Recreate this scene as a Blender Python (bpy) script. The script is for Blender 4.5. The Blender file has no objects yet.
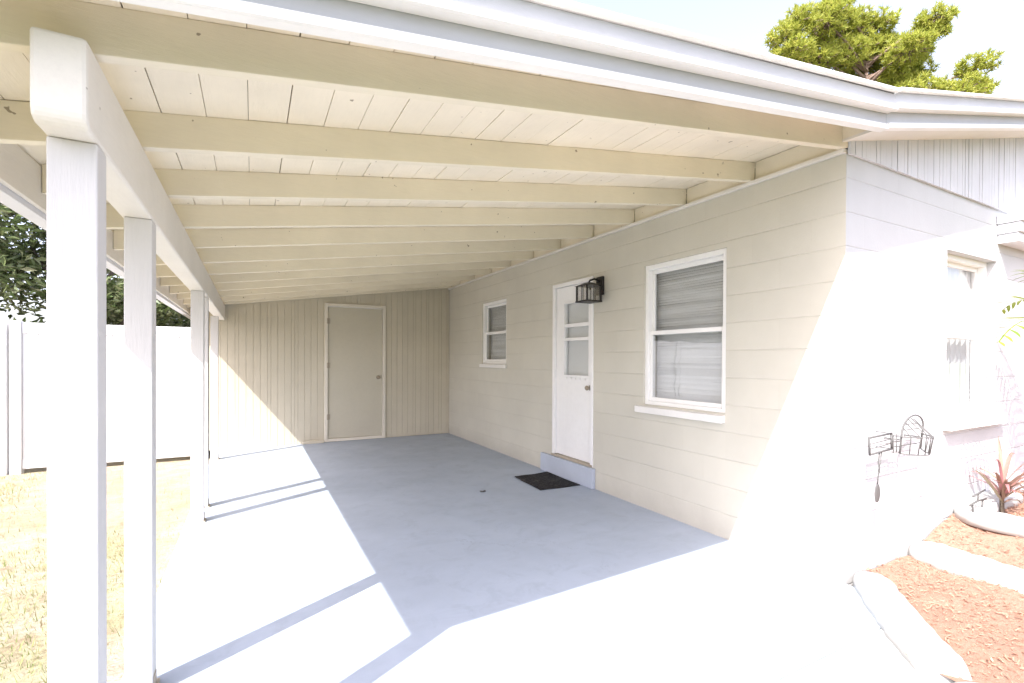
import bpy, bmesh, math, random
from mathutils import Vector, Matrix
random.seed(7)
S = bpy.context.scene
COL = S.collection
R = math.radians

# ------------------------------------------------------------------ materials
def newmat(name):
    m = bpy.data.materials.new(name); m.use_nodes = True
    nt = m.node_tree
    for n in list(nt.nodes): nt.nodes.remove(n)
    out = nt.nodes.new('ShaderNodeOutputMaterial')
    return m, nt, out

def N(nt, t, **kw):
    n = nt.nodes.new(t)
    for k, v in kw.items():
        if k in n.inputs: n.inputs[k].default_value = v
        else: setattr(n, k, v)
    return n

def mixcol(nt, fac, a, b):
    n = nt.nodes.new('ShaderNodeMix'); n.data_type = 'RGBA'
    for sock, v in ((0, fac), (6, a), (7, b)):
        if hasattr(v, 'is_output'): nt.links.new(v, n.inputs[sock])
        elif sock == 0: n.inputs[0].default_value = v
        else: n.inputs[sock].default_value = (*v, 1)
    return n.outputs[2]

def mth(nt, op, a, b=0.0, c=0.0):
    n = nt.nodes.new('ShaderNodeMath'); n.operation = op
    for i, v in enumerate((a, b, c)):
        if hasattr(v, 'is_output'): nt.links.new(v, n.inputs[i])
        else: n.inputs[i].default_value = v
    return n.outputs[0]

def ramp(nt, fac, p0, p1):
    n = nt.nodes.new('ShaderNodeMapRange'); n.clamp = True
    nt.links.new(fac, n.inputs[0]); n.inputs[1].default_value = p0; n.inputs[2].default_value = p1
    return n.outputs[0]

def noise(nt, vec, scale, detail=4, rough=.6, dist=0):
    n = N(nt, 'ShaderNodeTexNoise', Scale=scale, Detail=detail, Roughness=rough, Distortion=dist)
    nt.links.new(vec, n.inputs['Vector']); return n.outputs['Fac']

def coords(nt, scale=(1, 1, 1)):
    t = nt.nodes.new('ShaderNodeTexCoord')
    mp = nt.nodes.new('ShaderNodeMapping'); mp.inputs['Scale'].default_value = scale
    nt.links.new(t.outputs['Object'], mp.inputs[0]); return mp.outputs[0]

def bump(nt, h, strength, dist, normal=None):
    b = N(nt, 'ShaderNodeBump', Strength=strength, Distance=dist)
    nt.links.new(h, b.inputs['Height'])
    if normal: nt.links.new(normal, b.inputs['Normal'])
    return b.outputs[0]

def principled(nt, out, col, rough, normal=None, spec=.4, metal=0):
    p = nt.nodes.new('ShaderNodeBsdfPrincipled')
    if hasattr(col, 'is_output'): nt.links.new(col, p.inputs['Base Color'])
    else: p.inputs['Base Color'].default_value = (*col, 1)
    if hasattr(rough, 'is_output'): nt.links.new(rough, p.inputs['Roughness'])
    else: p.inputs['Roughness'].default_value = rough
    p.inputs['Specular IOR Level'].default_value = spec
    p.inputs['Metallic'].default_value = metal
    if normal: nt.links.new(normal, p.inputs['Normal'])
    nt.links.new(p.outputs[0], out.inputs[0]); return p

def paint(name, col, rough=.55, var=.08, grain=(6, 6, 6), bs=.25, specks=0.0, speckcol=(.16, .12, .07), spec=.35):
    """brushed house paint: broad tone drift, fine grain bump, a few small specks where it chipped"""
    m, nt, out = newmat(name)
    v = coords(nt); g = coords(nt, grain)
    dark = tuple(c * (1 - var) for c in col); lite = tuple(min(1, c * (1 + var * .6)) for c in col)
    c = mixcol(nt, ramp(nt, noise(nt, v, 1.7, 5), .3, .7), dark, lite)
    c = mixcol(nt, mth(nt, 'MULTIPLY', ramp(nt, noise(nt, g, 9, 6, .7), .45, .8), .25), c, tuple(x * .8 for x in col))
    if specks:
        c = mixcol(nt, mth(nt, 'MULTIPLY', ramp(nt, noise(nt, v, 23, 2), .80 - specks, .83 - specks), .75), c, speckcol)
    r = mth(nt, 'ADD', mth(nt, 'MULTIPLY', noise(nt, v, 12), .25), rough - .12)
    principled(nt, out, c, r, bump(nt, noise(nt, g, 14, 6, .7), bs, .003), spec)
    return m

M = {}
M['rafter'] = paint('rafter_paint', (.76, .695, .55), .6, .08, (1.2, 9, 9), .45, .075)
M['deck'] = paint('deck_paint', (.81, .74, .60), .6, .09, (9, 1.2, 9), .4, .06)
M['trimwhite'] = paint('trim_white', (.68, .685, .72), .5, .05, (2, 2, 2), .2, .02)
M['fascia'] = paint('shade_grey_fascia', (.50, .505, .53), .55, .07, (1.2, 6, 6), .3, .03)  # greyed to put the trim's shade into the fascia colour
M['lip'] = paint('bright_edge_white', (.84, .83, .80), .4, .05, (2, 2, 2), .1)  # brighter than the fascia: lit strips put into the colour; drip edge shares it
M['post'] = paint('post_paint', (.62, .605, .595), .6, .08, (9, 9, .7), .6, .03, (.35, .33, .30))
M['header'] = paint('header_paint', (.73, .695, .63), .6, .06, (9, 1.2, 9), .4, .03)
M['siding'] = paint('shed_siding_paint', (.56, .51, .40), .65, .07, (10, 10, 1), .45, .02)
M['sheddoor'] = paint('shed_door_paint', (.53, .49, .39), .5, .04, (2, 2, 2), .2)
M['shedframe'] = paint('shed_door_trim_paint', (.70, .65, .55), .5, .05, (6, 6, 1), .3)
M['gable'] = paint('gable_siding_paint', (.62, .625, .65), .6, .10, (10, 10, .8), .5, .04, (.4, .38, .36))
M['door'] = paint('white_door_paint', (.84, .83, .81), .4, .03, (2, 2, 2), .12)
M['sash'] = paint('white_window_frame', (.84, .83, .80), .35, .04, (2, 2, 2), .1)
M['sill'] = paint('window_sill_paint', (.76, .74, .70), .6, .08, (5, 5, 5), .4, .06, (.45, .36, .25))
M['vinyl'] = paint('white_vinyl', (.80, .80, .81), .35, .04, (1, 1, 1), .1)
M['plinth'] = paint('step_paint', (.46, .50, .57), .6, .1, (3, 3, 3), .3, .03)
M['black'] = paint('black_metal', (.018, .016, .015), .4, .2, (4, 4, 4), .2)
M['iron'] = paint('dark_iron', (.11, .107, .103), .5, .25, (5, 5, 5), .5)
M['bronze'] = paint('worn_brass', (.30, .25, .18), .3, .2, (5, 5, 5), .2)
M['blind'] = paint('blind_slats', (.74, .74, .74), .5, .05)
M['curtain'] = paint('sheer_curtain', (.72, .72, .73), .8, .1, (20, 20, .5), .5)
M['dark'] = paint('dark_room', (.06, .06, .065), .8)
M['roofing'] = paint('shingle_roofing', (.33, .31, .30), .9, .25, (6, 6, 6), .8)
M['hinge'] = paint('painted_hinge', (.42, .36, .28), .45)
M['gap'] = paint('post_gap_shadow', (.10, .10, .11), .8)

def blockwall(name, col):
    """painted concrete block: long courses 0.2135 m high, shallow joints, rough face"""
    m, nt, out = newmat(name)
    t = nt.nodes.new('ShaderNodeTexCoord'); sp = nt.nodes.new('ShaderNodeSeparateXYZ')
    nt.links.new(t.outputs['Object'], sp.inputs[0])
    u = mth(nt, 'ADD', sp.outputs[0], sp.outputs[1]); z = mth(nt, 'ADD', sp.outputs[2], .02)
    cb = nt.nodes.new('ShaderNodeCombineXYZ')
    nt.links.new(u, cb.inputs[0]); nt.links.new(z, cb.inputs[1])
    b = N(nt, 'ShaderNodeTexBrick', Scale=1.0)
    b.inputs['Mortar Size'].default_value = .0045; b.inputs['Mortar Smooth'].default_value = .6
    b.inputs['Brick Width'].default_value = .427; b.inputs['Row Height'].default_value = .2135
    b.inputs['Color1'].default_value = (.94, .94, .94, 1); b.inputs['Color2'].default_value = (1, 1, 1, 1)
    b.inputs['Mortar'].default_value = (.95, .945, .94, 1); b.offset = .5
    nt.links.new(cb.outputs[0], b.inputs['Vector'])
    v = coords(nt)
    # only the bed joints stay open: head joints are filled by paint in most places
    hz = mth(nt, 'FRACT', mth(nt, 'DIVIDE', z, .2135))
    hj = mth(nt, 'SUBTRACT', 1.0, ramp(nt, mth(nt, 'MINIMUM', hz, mth(nt, 'SUBTRACT', 1.0, hz)), .008, .03))
    hj = mth(nt, 'MULTIPLY', hj, ramp(nt, noise(nt, v, 2.3, 3), .25, .6))
    c = mixcol(nt, ramp(nt, noise(nt, v, 1.3, 5), .3, .7), tuple(x * .93 for x in col), tuple(x * 1.03 for x in col))
    mm = nt.nodes.new('ShaderNodeMix'); mm.data_type = 'RGBA'; mm.blend_type = 'MULTIPLY'
    mm.inputs[0].default_value = .55
    nt.links.new(c, mm.inputs[6]); nt.links.new(b.outputs['Color'], mm.inputs[7])
    c = mixcol(nt, mth(nt, 'MULTIPLY', hj, .14), mm.outputs[2], tuple(x * .66 for x in col))
    c = mixcol(nt, mth(nt, 'MULTIPLY', ramp(nt, noise(nt, v, 31, 2), .75, .8), .4), c, tuple(x * .6 for x in col))
    low = ramp(nt, mth(nt, 'SUBTRACT', sp.outputs[2], mth(nt, 'MULTIPLY', noise(nt, v, 6, 5, .75), .22)), .10, -.12)
    c = mixcol(nt, mth(nt, 'MULTIPLY', low, .35), c, (.34, .31, .27))
    h = mth(nt, 'SUBTRACT', mth(nt, 'MULTIPLY', noise(nt, v, 60, 6, .7), .35), hj)
    h = mth(nt, 'SUBTRACT', h, mth(nt, 'MULTIPLY', b.outputs['Fac'], .10))
    principled(nt, out, c, .7, bump(nt, h, .5, .008), .3)
    return m
M['block'] = blockwall('painted_block', (.585, .558, .475))

M['frontblock'] = blockwall('cool_shade_block', (.55, .555, .56))  # same block paint, with the front's bluish shade put into its colour
def slabmat(name, col, stains=.35):
    m, nt, out = newmat(name); v = coords(nt)
    c = mixcol(nt, ramp(nt, noise(nt, v, .9, 6, .65), .3, .72), tuple(x * .86 for x in col), tuple(x * 1.06 for x in col))
    c = mixcol(nt, mth(nt, 'MULTIPLY', ramp(nt, noise(nt, v, 5, 6, .7, .6), .52, .75), stains), c, tuple(x * .80 for x in col))
    c = mixcol(nt, mth(nt, 'MULTIPLY', ramp(nt, noise(nt, v, 14, 3), .72, .78), .5), c, tuple(x * .6 for x in col))
    c = mixcol(nt, mth(nt, 'MULTIPLY', ramp(nt, noise(nt, coords(nt, (.6, 2.2, 1)), 3, 4), .6, .75), .25), c, tuple(min(1, x * 1.2) for x in col))
    ck = N(nt, 'ShaderNodeTexVoronoi', Scale=.42); ck.feature = 'DISTANCE_TO_EDGE'
    wv = nt.nodes.new('ShaderNodeVectorMath'); wv.operation = 'ADD'
    nz = N(nt, 'ShaderNodeTexNoise', Scale=2.2, Detail=6.0, Roughness=.65); nt.links.new(v, nz.inputs['Vector'])
    nt.links.new(v, wv.inputs[0]); nt.links.new(nz.outputs['Color'], wv.inputs[1]); nt.links.new(wv.outputs[0], ck.inputs['Vector'])
    crack = mth(nt, 'MULTIPLY', mth(nt, 'SUBTRACT', 1.0, ramp(nt, ck.outputs['Distance'], .0005, .0028)), ramp(nt, noise(nt, v, .8, 2), .48, .6))
    c = mixcol(nt, mth(nt, 'MULTIPLY', crack, .55), c, tuple(x * .45 for x in col))
    c = mixcol(nt, mth(nt, 'MULTIPLY', ramp(nt, noise(nt, coords(nt, (.35, 1.6, 1)), 2.1, 6, .7, 1.2), .55, .72), .35), c, tuple(x * .72 for x in col))
    r = mth(nt, 'ADD', mth(nt, 'MULTIPLY', noise(nt, v, 3.5, 5), .4), .28)
    principled(nt, out, c, r, bump(nt, noise(nt, v, 45, 6, .75), .22, .004), .35)
    return m
M['slab'] = slabmat('painted_slab', (.385, .44, .52), .85)
M['concrete'] = slabmat('bare_concrete', (.42, .42, .425))
M['edging'] = slabmat('painted_edging', (.50, .495, .47), .8)

def groundmat():
    m, nt, out = newmat('dry_lawn_soil'); v = coords(nt)
    c = mixcol(nt, ramp(nt, noise(nt, v, 1.1, 6, .7), .38, .62), (.46, .41, .33), (.38, .37, .22))
    c = mixcol(nt, ramp(nt, noise(nt, v, 3.2, 6, .75), .5, .68), c, (.30, .23, .15))
    c = mixcol(nt, mth(nt, 'MULTIPLY', ramp(nt, noise(nt, v, 26, 4, .8), .5, .7), .6), c, (.20, .14, .08))
    sp = nt.nodes.new('ShaderNodeSeparateXYZ'); nt.links.new(v, sp.inputs[0])
    edge = mth(nt, 'ADD', sp.outputs[1], mth(nt, 'MULTIPLY', noise(nt, v, 2.2, 5), 1.2))
    bare = mth(nt, 'MULTIPLY', ramp(nt, mth(nt, 'ADD', sp.outputs[1], mth(nt, 'MULTIPLY', noise(nt, v, 1.5, 5), 2.0)), 5.6, 6.8), .5)
    c = mixcol(nt, bare, c, mixcol(nt, ramp(nt, noise(nt, v, 7, 6, .8), .35, .65), (.42, .34, .26), (.30, .21, .14)))
    c = mixcol(nt, ramp(nt, edge, .2, -.6), c, (.075, .10, .035))      # darker unseen ground behind the camera, put in to cut bounce light
    principled(nt, out, c, .95, bump(nt, noise(nt, v, 30, 8, .8), .9, .03), .15)
    return m
M['ground'] = groundmat()

def blade_mat(name, cols, rough=.6, trans=.25):
    """leaf-like material: colour picked per island, some light passes through"""
    m, nt, out = newmat(name)
    g = nt.nodes.new('ShaderNodeNewGeometry')
    cr = nt.nodes.new('ShaderNodeValToRGB')
    while len(cr.color_ramp.elements) < len(cols): cr.color_ramp.elements.new(.5)
    for i, (e, c) in enumerate(zip(cr.color_ramp.elements, cols)):
        e.position = i / (len(cols) - 1); e.color = (*c, 1)
    nt.links.new(g.outputs['Random Per Island'], cr.inputs[0])
    p = nt.nodes.new('ShaderNodeBsdfPrincipled'); p.inputs['Roughness'].default_value = rough
    p.inputs['Specular IOR Level'].default_value = .3
    t = nt.nodes.new('ShaderNodeBsdfTranslucent'); mx = nt.nodes.new('ShaderNodeMixShader')
    mx.inputs[0].default_value = trans
    nt.links.new(cr.outputs[0], p.inputs['Base Color']); nt.links.new(cr.outputs[0], t.inputs[0])
    nt.links.new(p.outputs[0], mx.inputs[1]); nt.links.new(t.outputs[0], mx.inputs[2])
    nt.links.new(mx.outputs[0], out.inputs[0]); return m
M['grass'] = blade_mat('dry_grass', [(.26, .29, .10), (.37, .36, .18), (.17, .24, .06), (.31, .32, .12), (.28, .22, .12)])
M['leafdark'] = blade_mat('broad_leaves', [(.09, .13, .04), (.15, .19, .07), (.23, .25, .13), (.09, .14, .04), (.30, .30, .18)], .35)
M['needles'] = blade_mat('pine_needles', [(.38, .42, .07), (.45, .46, .08), (.28, .34, .06), (.50, .46, .11)], .5, .5)
M['frond'] = blade_mat('palm_leaf', [(.20, .26, .04), (.26, .30, .05), (.15, .22, .04)], .45, .3)
M['tileaf'] = blade_mat('ti_leaf', [(.34, .13, .14), (.42, .20, .20), (.28, .18, .12), (.46, .30, .27), (.24, .22, .11)], .4, .25)
M['chip'] = blade_mat('bark_chips', [(.36, .19, .13), (.39, .22, .155), (.33, .17, .115), (.41, .25, .18), (.22, .115, .075)], .9, 0)
M['weed'] = blade_mat('weed_leaf', [(.16, .20, .05), (.25, .27, .10), (.10, .13, .05)], .6, .2)

def mulchmat():
    m, nt, out = newmat('orange_mulch'); v = coords(nt)
    c = mixcol(nt, ramp(nt, noise(nt, coords(nt, (1, 2.5, 1)), 18, 6, .8), .35, .65), (.42, .24, .17), (.49, .31, .23))
    c = mixcol(nt, ramp(nt, noise(nt, v, 40, 4, .8), .6, .72), c, (.18, .07, .035))
    principled(nt, out, c, .95, bump(nt, noise(nt, v, 35, 8, .8), 1, .03), .1); return m
M['mulch'] = mulchmat()

def barkmat(name, a, b):
    m, nt, out = newmat(name); v = coords(nt, (5, 5, 1.2))
    f = noise(nt, v, 6, 8, .75)
    principled(nt, out, mixcol(nt, ramp(nt, f, .35, .65), a, b), .9, bump(nt, f, 1, .03), .15); return m
M['bark'] = barkmat('tree_bark', (.10, .08, .06), (.22, .18, .14))
M['pinebark'] = barkmat('pine_bark', (.16, .11, .09), (.34, .25, .20))

def glassmat(name, tint, base_reflect=.0):
    m, nt, out = newmat(name)
    tr = N(nt, 'ShaderNodeBsdfTransparent', Color=(*tint, 1)); gl = N(nt, 'ShaderNodeBsdfGlossy', Roughness=.015)
    nz = noise(nt, coords(nt), 3.0, 2)
    nt.links.new(bump(nt, nz, .06, .02), gl.inputs['Normal'])
    fr = N(nt, 'ShaderNodeFresnel', IOR=1.52); mx = nt.nodes.new('ShaderNodeMixShader')
    gm = nt.nodes.new('ShaderNodeNewGeometry')
    front = mth(nt, 'SUBTRACT', 1.0, gm.outputs['Backfacing'])
    nt.links.new(mth(nt, 'MULTIPLY', mth(nt, 'ADD', mth(nt, 'MULTIPLY', fr.outputs[0], 2.0), base_reflect), front), mx.inputs[0])
    nt.links.new(tr.outputs[0], mx.inputs[1]); nt.links.new(gl.outputs[0], mx.inputs[2])
    nt.links.new(mx.outputs[0], out.inputs[0]); return m
M['glass'] = glassmat('window_glass', (.95, .96, .96), .0)
M['lampglass'] = glassmat('lantern_glass', (.92, .92, .92), .06)
def bulbmat():
    m, nt, out = newmat('frosted_bulb'); principled(nt, out, (.85, .84, .8), .3, None, .5); return m
M['bulb'] = bulbmat()
def matmat():
    m, nt, out = newmat('rubber_mat'); v = coords(nt)
    ch = N(nt, 'ShaderNodeTexVoronoi', Scale=38.0); nt.links.new(v, ch.inputs['Vector'])
    c = mixcol(nt, ramp(nt, ch.outputs['Distance'], .2, .6), (.045, .043, .045), (.014, .014, .015))
    c = mixcol(nt, mth(nt, 'MULTIPLY', ramp(nt, noise(nt, v, 9, 5), .55, .75), .5), c, (.12, .11, .10))
    principled(nt, out, c, .85, bump(nt, ch.outputs['Distance'], .8, .006), .2); return m
M['mat'] = matmat()

# ------------------------------------------------------------------ mesh helpers
def tag(o, label=None, cat=None, group=None, kind=None):
    for k, v in (('label', label), ('category', cat), ('group', group), ('kind', kind)):
        if v: o[k] = v
    return o

def thing(name, label, cat, loc=(0, 0, 0), group=None):
    o = bpy.data.objects.new(name, None); COL.objects.link(o)
    o.location = loc; o.empty_display_size = .2
    return tag(o, label, cat, group)

def link(name, me, mat, parent=None, bev=0, smooth=False):
    me.materials.append(M[mat])
    if smooth:
        for p in me.polygons: p.use_smooth = True
    o = bpy.data.objects.new(name, me); COL.objects.link(o)
    if parent:
        o.parent = parent
        top = parent
        off = Vector(parent.location)
        while top.parent: top = top.parent; off += Vector(top.location)
        me.transform(Matrix.Translation(-off))     # geometry is written in world coordinates
    if bev:
        md = o.modifiers.new('edge', 'BEVEL'); md.width = bev; md.segments = 2; md.limit_method = 'ANGLE'
    return o

class MB:
    def __init__(s): s.bm = bmesh.new()
    def hexa(s, p):                     # 8 points: bottom ring then top ring
        v = [s.bm.verts.new(q) for q in p]
        for f in ((3, 2, 1, 0), (4, 5, 6, 7), (0, 1, 5, 4), (1, 2, 6, 5), (2, 3, 7, 6), (3, 0, 4, 7)):
            s.bm.faces.new([v[i] for i in f])
        return s
    def box(s, x0, x1, y0, y1, z0, z1, sx=0.0, sy=0.0):
        """box whose z shifts by sx per metre of x (a sloped member)"""
        P = []
        for z in (z0, z1):
            for x, y in ((x0, y0), (x1, y0), (x1, y1), (x0, y1)): P.append((x, y, z + sx * x + sy * y))
        return s.hexa(P)
    def quad(s, a, b, c, d):
        s.bm.faces.new([s.bm.verts.new(q) for q in (a, b, c, d)]); return s
    def tube(s, pts, rad, n=8, cap=True):
        rings = []
        rad = rad if isinstance(rad, (list, tuple)) else [rad] * len(pts)
        pts = [Vector(p) for p in pts]
        up = None
        for i, p in enumerate(pts):
            d = (pts[min(i + 1, len(pts) - 1)] - pts[max(i - 1, 0)]).normalized()
            if up is None: up = d.orthogonal().normalized()
            up = (up - d * up.dot(d)).normalized(); w = d.cross(up)
            rings.append([s.bm.verts.new(p + (up * math.cos(2 * math.pi * k / n) + w * math.sin(2 * math.pi * k / n)) * rad[i]) for k in range(n)])
        for a, b in zip(rings, rings[1:]):
            for k in range(n): s.bm.faces.new((a[k], a[(k + 1) % n], b[(k + 1) % n], b[k]))
        if cap: s.bm.faces.new(rings[0][::-1]); s.bm.faces.new(rings[-1])
        return s
    def prism(s, poly, axis, a, b):
        """extrude a 2D polygon along axis from a to b; poly coordinates are the two other axes in order"""
        def P(u, v, t):
            q = [u, v]; q.insert(axis, t); return q
        A = [s.bm.verts.new(P(u, v, a)) for u, v in poly]; B = [s.bm.verts.new(P(u, v, b)) for u, v in poly]
        n = len(poly)
        s.bm.faces.new(A); s.bm.faces.new(B[::-1])
        for i in range(n): s.bm.faces.new((A[i], B[i], B[(i + 1) % n], A[(i + 1) % n]))
        return s
    def ball(s, c, r, sc=(1, 1, 1), seg=16, rg=10):
        mt = Matrix.Translation(c) @ Matrix.Diagonal((r * sc[0], r * sc[1], r * sc[2], 1))
        bmesh.ops.create_uvsphere(s.bm, u_segments=seg, v_segments=rg, radius=1, matrix=mt); return s
    def build(s, name, mat, parent=None, bev=0, smooth=False):
        bmesh.ops.recalc_face_normals(s.bm, faces=s.bm.faces)
        me = bpy.data.meshes.new(name); s.bm.to_mesh(me); s.bm.free()
        return link(name, me, mat, parent, bev, smooth)

def raw(name, verts, faces, mat, parent=None, smooth=False):
    me = bpy.data.meshes.new(name); me.from_pydata(verts, [], faces); me.update()
    return link(name, me, mat, parent, 0, smooth)

def holed_wall(mb, us, zs, holes, P, depth, zcut=None):
    """sheet with openings: front, back and the reveals; P(u,z,d)"""
    us = sorted(set(us + [h[0] for h in holes] + [h[1] for h in holes]))
    zs = sorted(set(zs + [h[2] for h in holes] + [h[3] for h in holes]))
    inh = lambda u, z: any(h[0] < u < h[1] and h[2] < z < h[3] for h in holes)
    for a, b in zip(us, us[1:]):
        for c, d in zip(zs, zs[1:]):
            if inh((a + b) / 2, (c + d) / 2): continue
            for dd in (0, depth): mb.quad(P(a, c, dd), P(b, c, dd), P(b, d, dd), P(a, d, dd))
    for h in holes:
        a, b, c, d = h
        for (p, q) in (((a, c), (b, c)), ((b, c), (b, d)), ((b, d), (a, d)), ((a, d), (a, c))):
            mb.quad(P(*p, 0), P(*q, 0), P(*q, depth), P(*p, depth))
    a, b, c, d = us[0], us[-1], zs[0], zs[-1]
    for (p, q) in (((a, c), (b, c)), ((b, c), (b, d)), ((b, d), (a, d)), ((a, d), (a, c))):
        mb.quad(P(*p, 0), P(*q, 0), P(*q, depth), P(*p, depth))

# ------------------------------------------------------------------ measures (metres)
W = 3.26                    # house side wall
YF = 1.666                  # house front wall
YB = 8.53                   # shed front wall
SL = .143                   # carport roof slope
RB = 2.259                  # rafter bottom at x=0
RD = RB + .135              # deck underside at x=0
XE = -.86                   # eave
YR = 1.425                  # rake fascia front
SH = .228                   # house roof slope
XB = 3.2                    # where the two roofs meet
ZB = RB + SL * XB     # fascia bottom there
XR = 9.2                    # ridge
YEND = 11.2

# ------------------------------------------------------------------ ground and slabs
mb = MB(); n = 46
import mathutils
for i in range(n):
    for j in range(n):
        pass
gs = []
ext = [-400, -120, -60, -30, -18] + [-12 + .5 * k for k in range(49)] + [18, 30, 60, 120, 400]
vid = {}
V = []; Fc = []
for i, x in enumerate(ext):
    for j, y in enumerate(ext):
        near = max(0, 1 - max(abs(x), abs(y)) / 14)
        z = -.13 + .02 * near * mathutils.noise.noise(Vector((x * .8, y * .8, 0)))
        vid[i, j] = len(V); V.append((x, y, z))
for i in range(len(ext) - 1):
    for j in range(len(ext) - 1): Fc.append((vid[i, j], vid[i + 1, j], vid[i + 1, j + 1], vid[i, j + 1]))
tag(raw('ground', V, Fc, 'ground', None, True), kind='structure')

tag(MB().box(-.50, W + .02, 1.30, YB + .04, -.20, 0).build('floor', 'slab', None, .006), kind='structure')
# concrete apron running out to where the camera stands
tag(MB().prism([(-.50, -1.1), (2.95, -1.1), (2.95, .6), (3.42, 1.292), (3.42, 1.294), (-.50, 1.294)], 2, -.20, -.004).build('path', 'concrete', None, .004), kind='structure')

# ------------------------------------------------------------------ carport
carport = thing('carport', 'cream open carport lean-to with exposed rafters on slim square posts against the house', 'carport', (-.41, 1.7, 0))
for (y0, y1, x0, x1) in ((1.655, 1.745, -.465, -.362), (2.45, 2.545, -.455, -.362), (4.84, 4.93, -.455, -.362), (5.30, 5.39, -.455, -.362), (7.72, 7.82, -.50, -.41)):
    p_ = MB().box(x0, x1, y0, y1, 0.012, 1.967).build('post', 'post', carport, .004)
    ft = MB(); ft.box(x0 - .012, x1 + .012, y0 - .012, y1 + .012, .0, .0115); ft.box(x0 - .004, x0 - .0005, y0 + .02, y1 - .02, .0116, .07); ft.box(x1 + .0005, x1 + .004, y0 + .02, y1 - .02, .0116, .07)
    ft.build('base_bracket', 'hinge', p_, .001)
# header beam with a rounded nose
hx0, hx1 = -.468, -.360
zt = 2.19
nose = [(1.555, zt), (1.555, 2.00), (1.562, 1.98), (1.58, 1.968), (YB - .02, 1.967), (YB - .02, zt)]
hb = MB().prism([(y, z) for y, z in nose], 0, hx0, hx1)
hb.build('header_beam', 'header', carport, .010)
ys = [1.66 + .637 * i for i in range(11)] + [YB - .075]
for i, y in enumerate(ys):
    j = random.uniform(-.004, .004)
    MB().box(XE + .022, W + .006 if i == 0 else W + .012, y, y + .042, RB + j, RD - .001, SL).build('rafter', 'rafter', carport, .003)
# solid blocking between rafters above the wall, sitting on the wall plate
for i in range(11):
    MB().box(W + .014, W + .05, ys[i] + .043, ys[i + 1] - .001, RB + .004, RD - .002, SL).build('blocking', 'rafter', carport)
MB().box(W - .028, W + .10, YF + .003, YB - .004, 2.694, 2.720).build('wall_plate', 'header', carport, .004)
# roof deck of boards running front to back
d = MB(); x = -.899; k = 0
while x < W + .16:
    w = .1475
    x1 = min(x + w - (.0034 if k % 3 == 0 else .0018), W + .17)
    t = random.uniform(-.0015, .0015)
    # boards break at random rafters
    cut = [YR + .05] + sorted(random.sample(ys[2:-2], 1)) + [YEND]
    for a, b in zip(cut, cut[1:]): d.box(x, x1, a + .002, b - .002, RD + t, RD + .020, SL)
    x += w; k += 1
d.build('roof_deck', 'deck', carport, .0015)
MB().box(XE - .10, XB, YR - .0405, YEND, RD + .0655, RD + .080, SL).build('roofing', 'roofing', carport)
MB().box(XE - .09, XB, YR + .05, YEND, RD + .022, RD + .064, SL).build('roof_sheathing', 'dark', carport)
# rake fascia in two steps with white lips added for its lit strips and a thin drip edge
SF = .137; RF = RB + (SL - SF) * XB - .009
MB().box(XE - .10, XB, YR, YR + .030, RF + .024, RF + .156, SF).build('fascia', 'fascia', carport, .003)
MB().box(XE - .10, XB, YR - .042, YR - .001, RF + .118, RF + .199, SF).build('fascia_trim', 'fascia', carport, .003)
MB().box(XE - .10, XB, YR - .072, YR - .046, RF + .201, RF + .217, SF).build('drip_edge', 'lip', carport, .002)
MB().box(XE - .10, XB, YR - .014, YR - .0015, RF + .014, RF + .042, SF).box(XE - .10, XB, YR - .0012, YR + .034, RF + .014, RF + .023, SF).build('lit_strip_lip', 'lip', carport, .001)
MB().box(XE - .10, XB, YR - .058, YR - .0435, RF + .106, RF + .130, SF).box(XE - .10, XB, YR - .043, YR - .0015, RF + .106, RF + .117, SF).build('lit_strip_lip', 'lip', carport, .001)
MB().box(XE - .09, XB, YR + .05, YEND, RD + .022, RD + .064, SL).build('roof_sheathing', 'dark', carport)
# eave board and gutter
MB().box(XE - .002, XE + .020, YR + .048, YEND, 2.075, 2.262).build('eave_board', 'header', carport, .003)
g = MB()
g.prism([(XE - .004, 2.05), (XE - .075, 2.05), (XE - .10, 2.10), (XE - .10, 2.16), (XE - .092, 2.16), (XE - .092, 2.105), (XE - .07, 2.058), (XE - .012, 2.058), (XE - .012, 2.17), (XE - .004, 2.17)], 1, YR + .05, YEND)
g.build('gutter', 'trimwhite', carport, .002)

# ------------------------------------------------------------------ house
house = thing('house', 'single storey cream block house with white windows and a low gable roof', 'house', (W, YF, 0))
W1 = (2.525, 3.42, .98, 2.28); W2 = (6.225, 7.06, 1.325, 2.285); DR = (4.185, 4.985, .225, 2.305)
mb = MB()
holed_wall(mb, [YF + .001, 11.0], [-.2, 2.692], [W1, W2, DR], lambda u, z, d: (W + d, u, z), .19)
bw = mb.build('side_wall', 'block', house); mb = MB()
W3 = (4.66, 5.60, .965, 2.25)
W4 = (6.35, 7.3, 0.02, 2.20)
holed_wall(mb, [W + .001, 14.9], [-.2, 2.690], [W3, W4], lambda u, z, d: (u, YF + d, z), .19)
mb.box(14.71, 14.9, YF + .19, 11, -.2, 2.69)
mb.box(W + .19, 14.9, 10.81, 11, -.2, 2.69)
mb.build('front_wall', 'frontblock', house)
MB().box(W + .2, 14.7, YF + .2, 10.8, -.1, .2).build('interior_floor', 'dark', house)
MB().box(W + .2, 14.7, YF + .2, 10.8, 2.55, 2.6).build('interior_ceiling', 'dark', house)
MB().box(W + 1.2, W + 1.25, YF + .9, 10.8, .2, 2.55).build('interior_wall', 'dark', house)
MB().box(W + 1.2, 12, YF + .85, YF + .9, .2, 2.55).build('interior_wall', 'dark', house)
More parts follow.
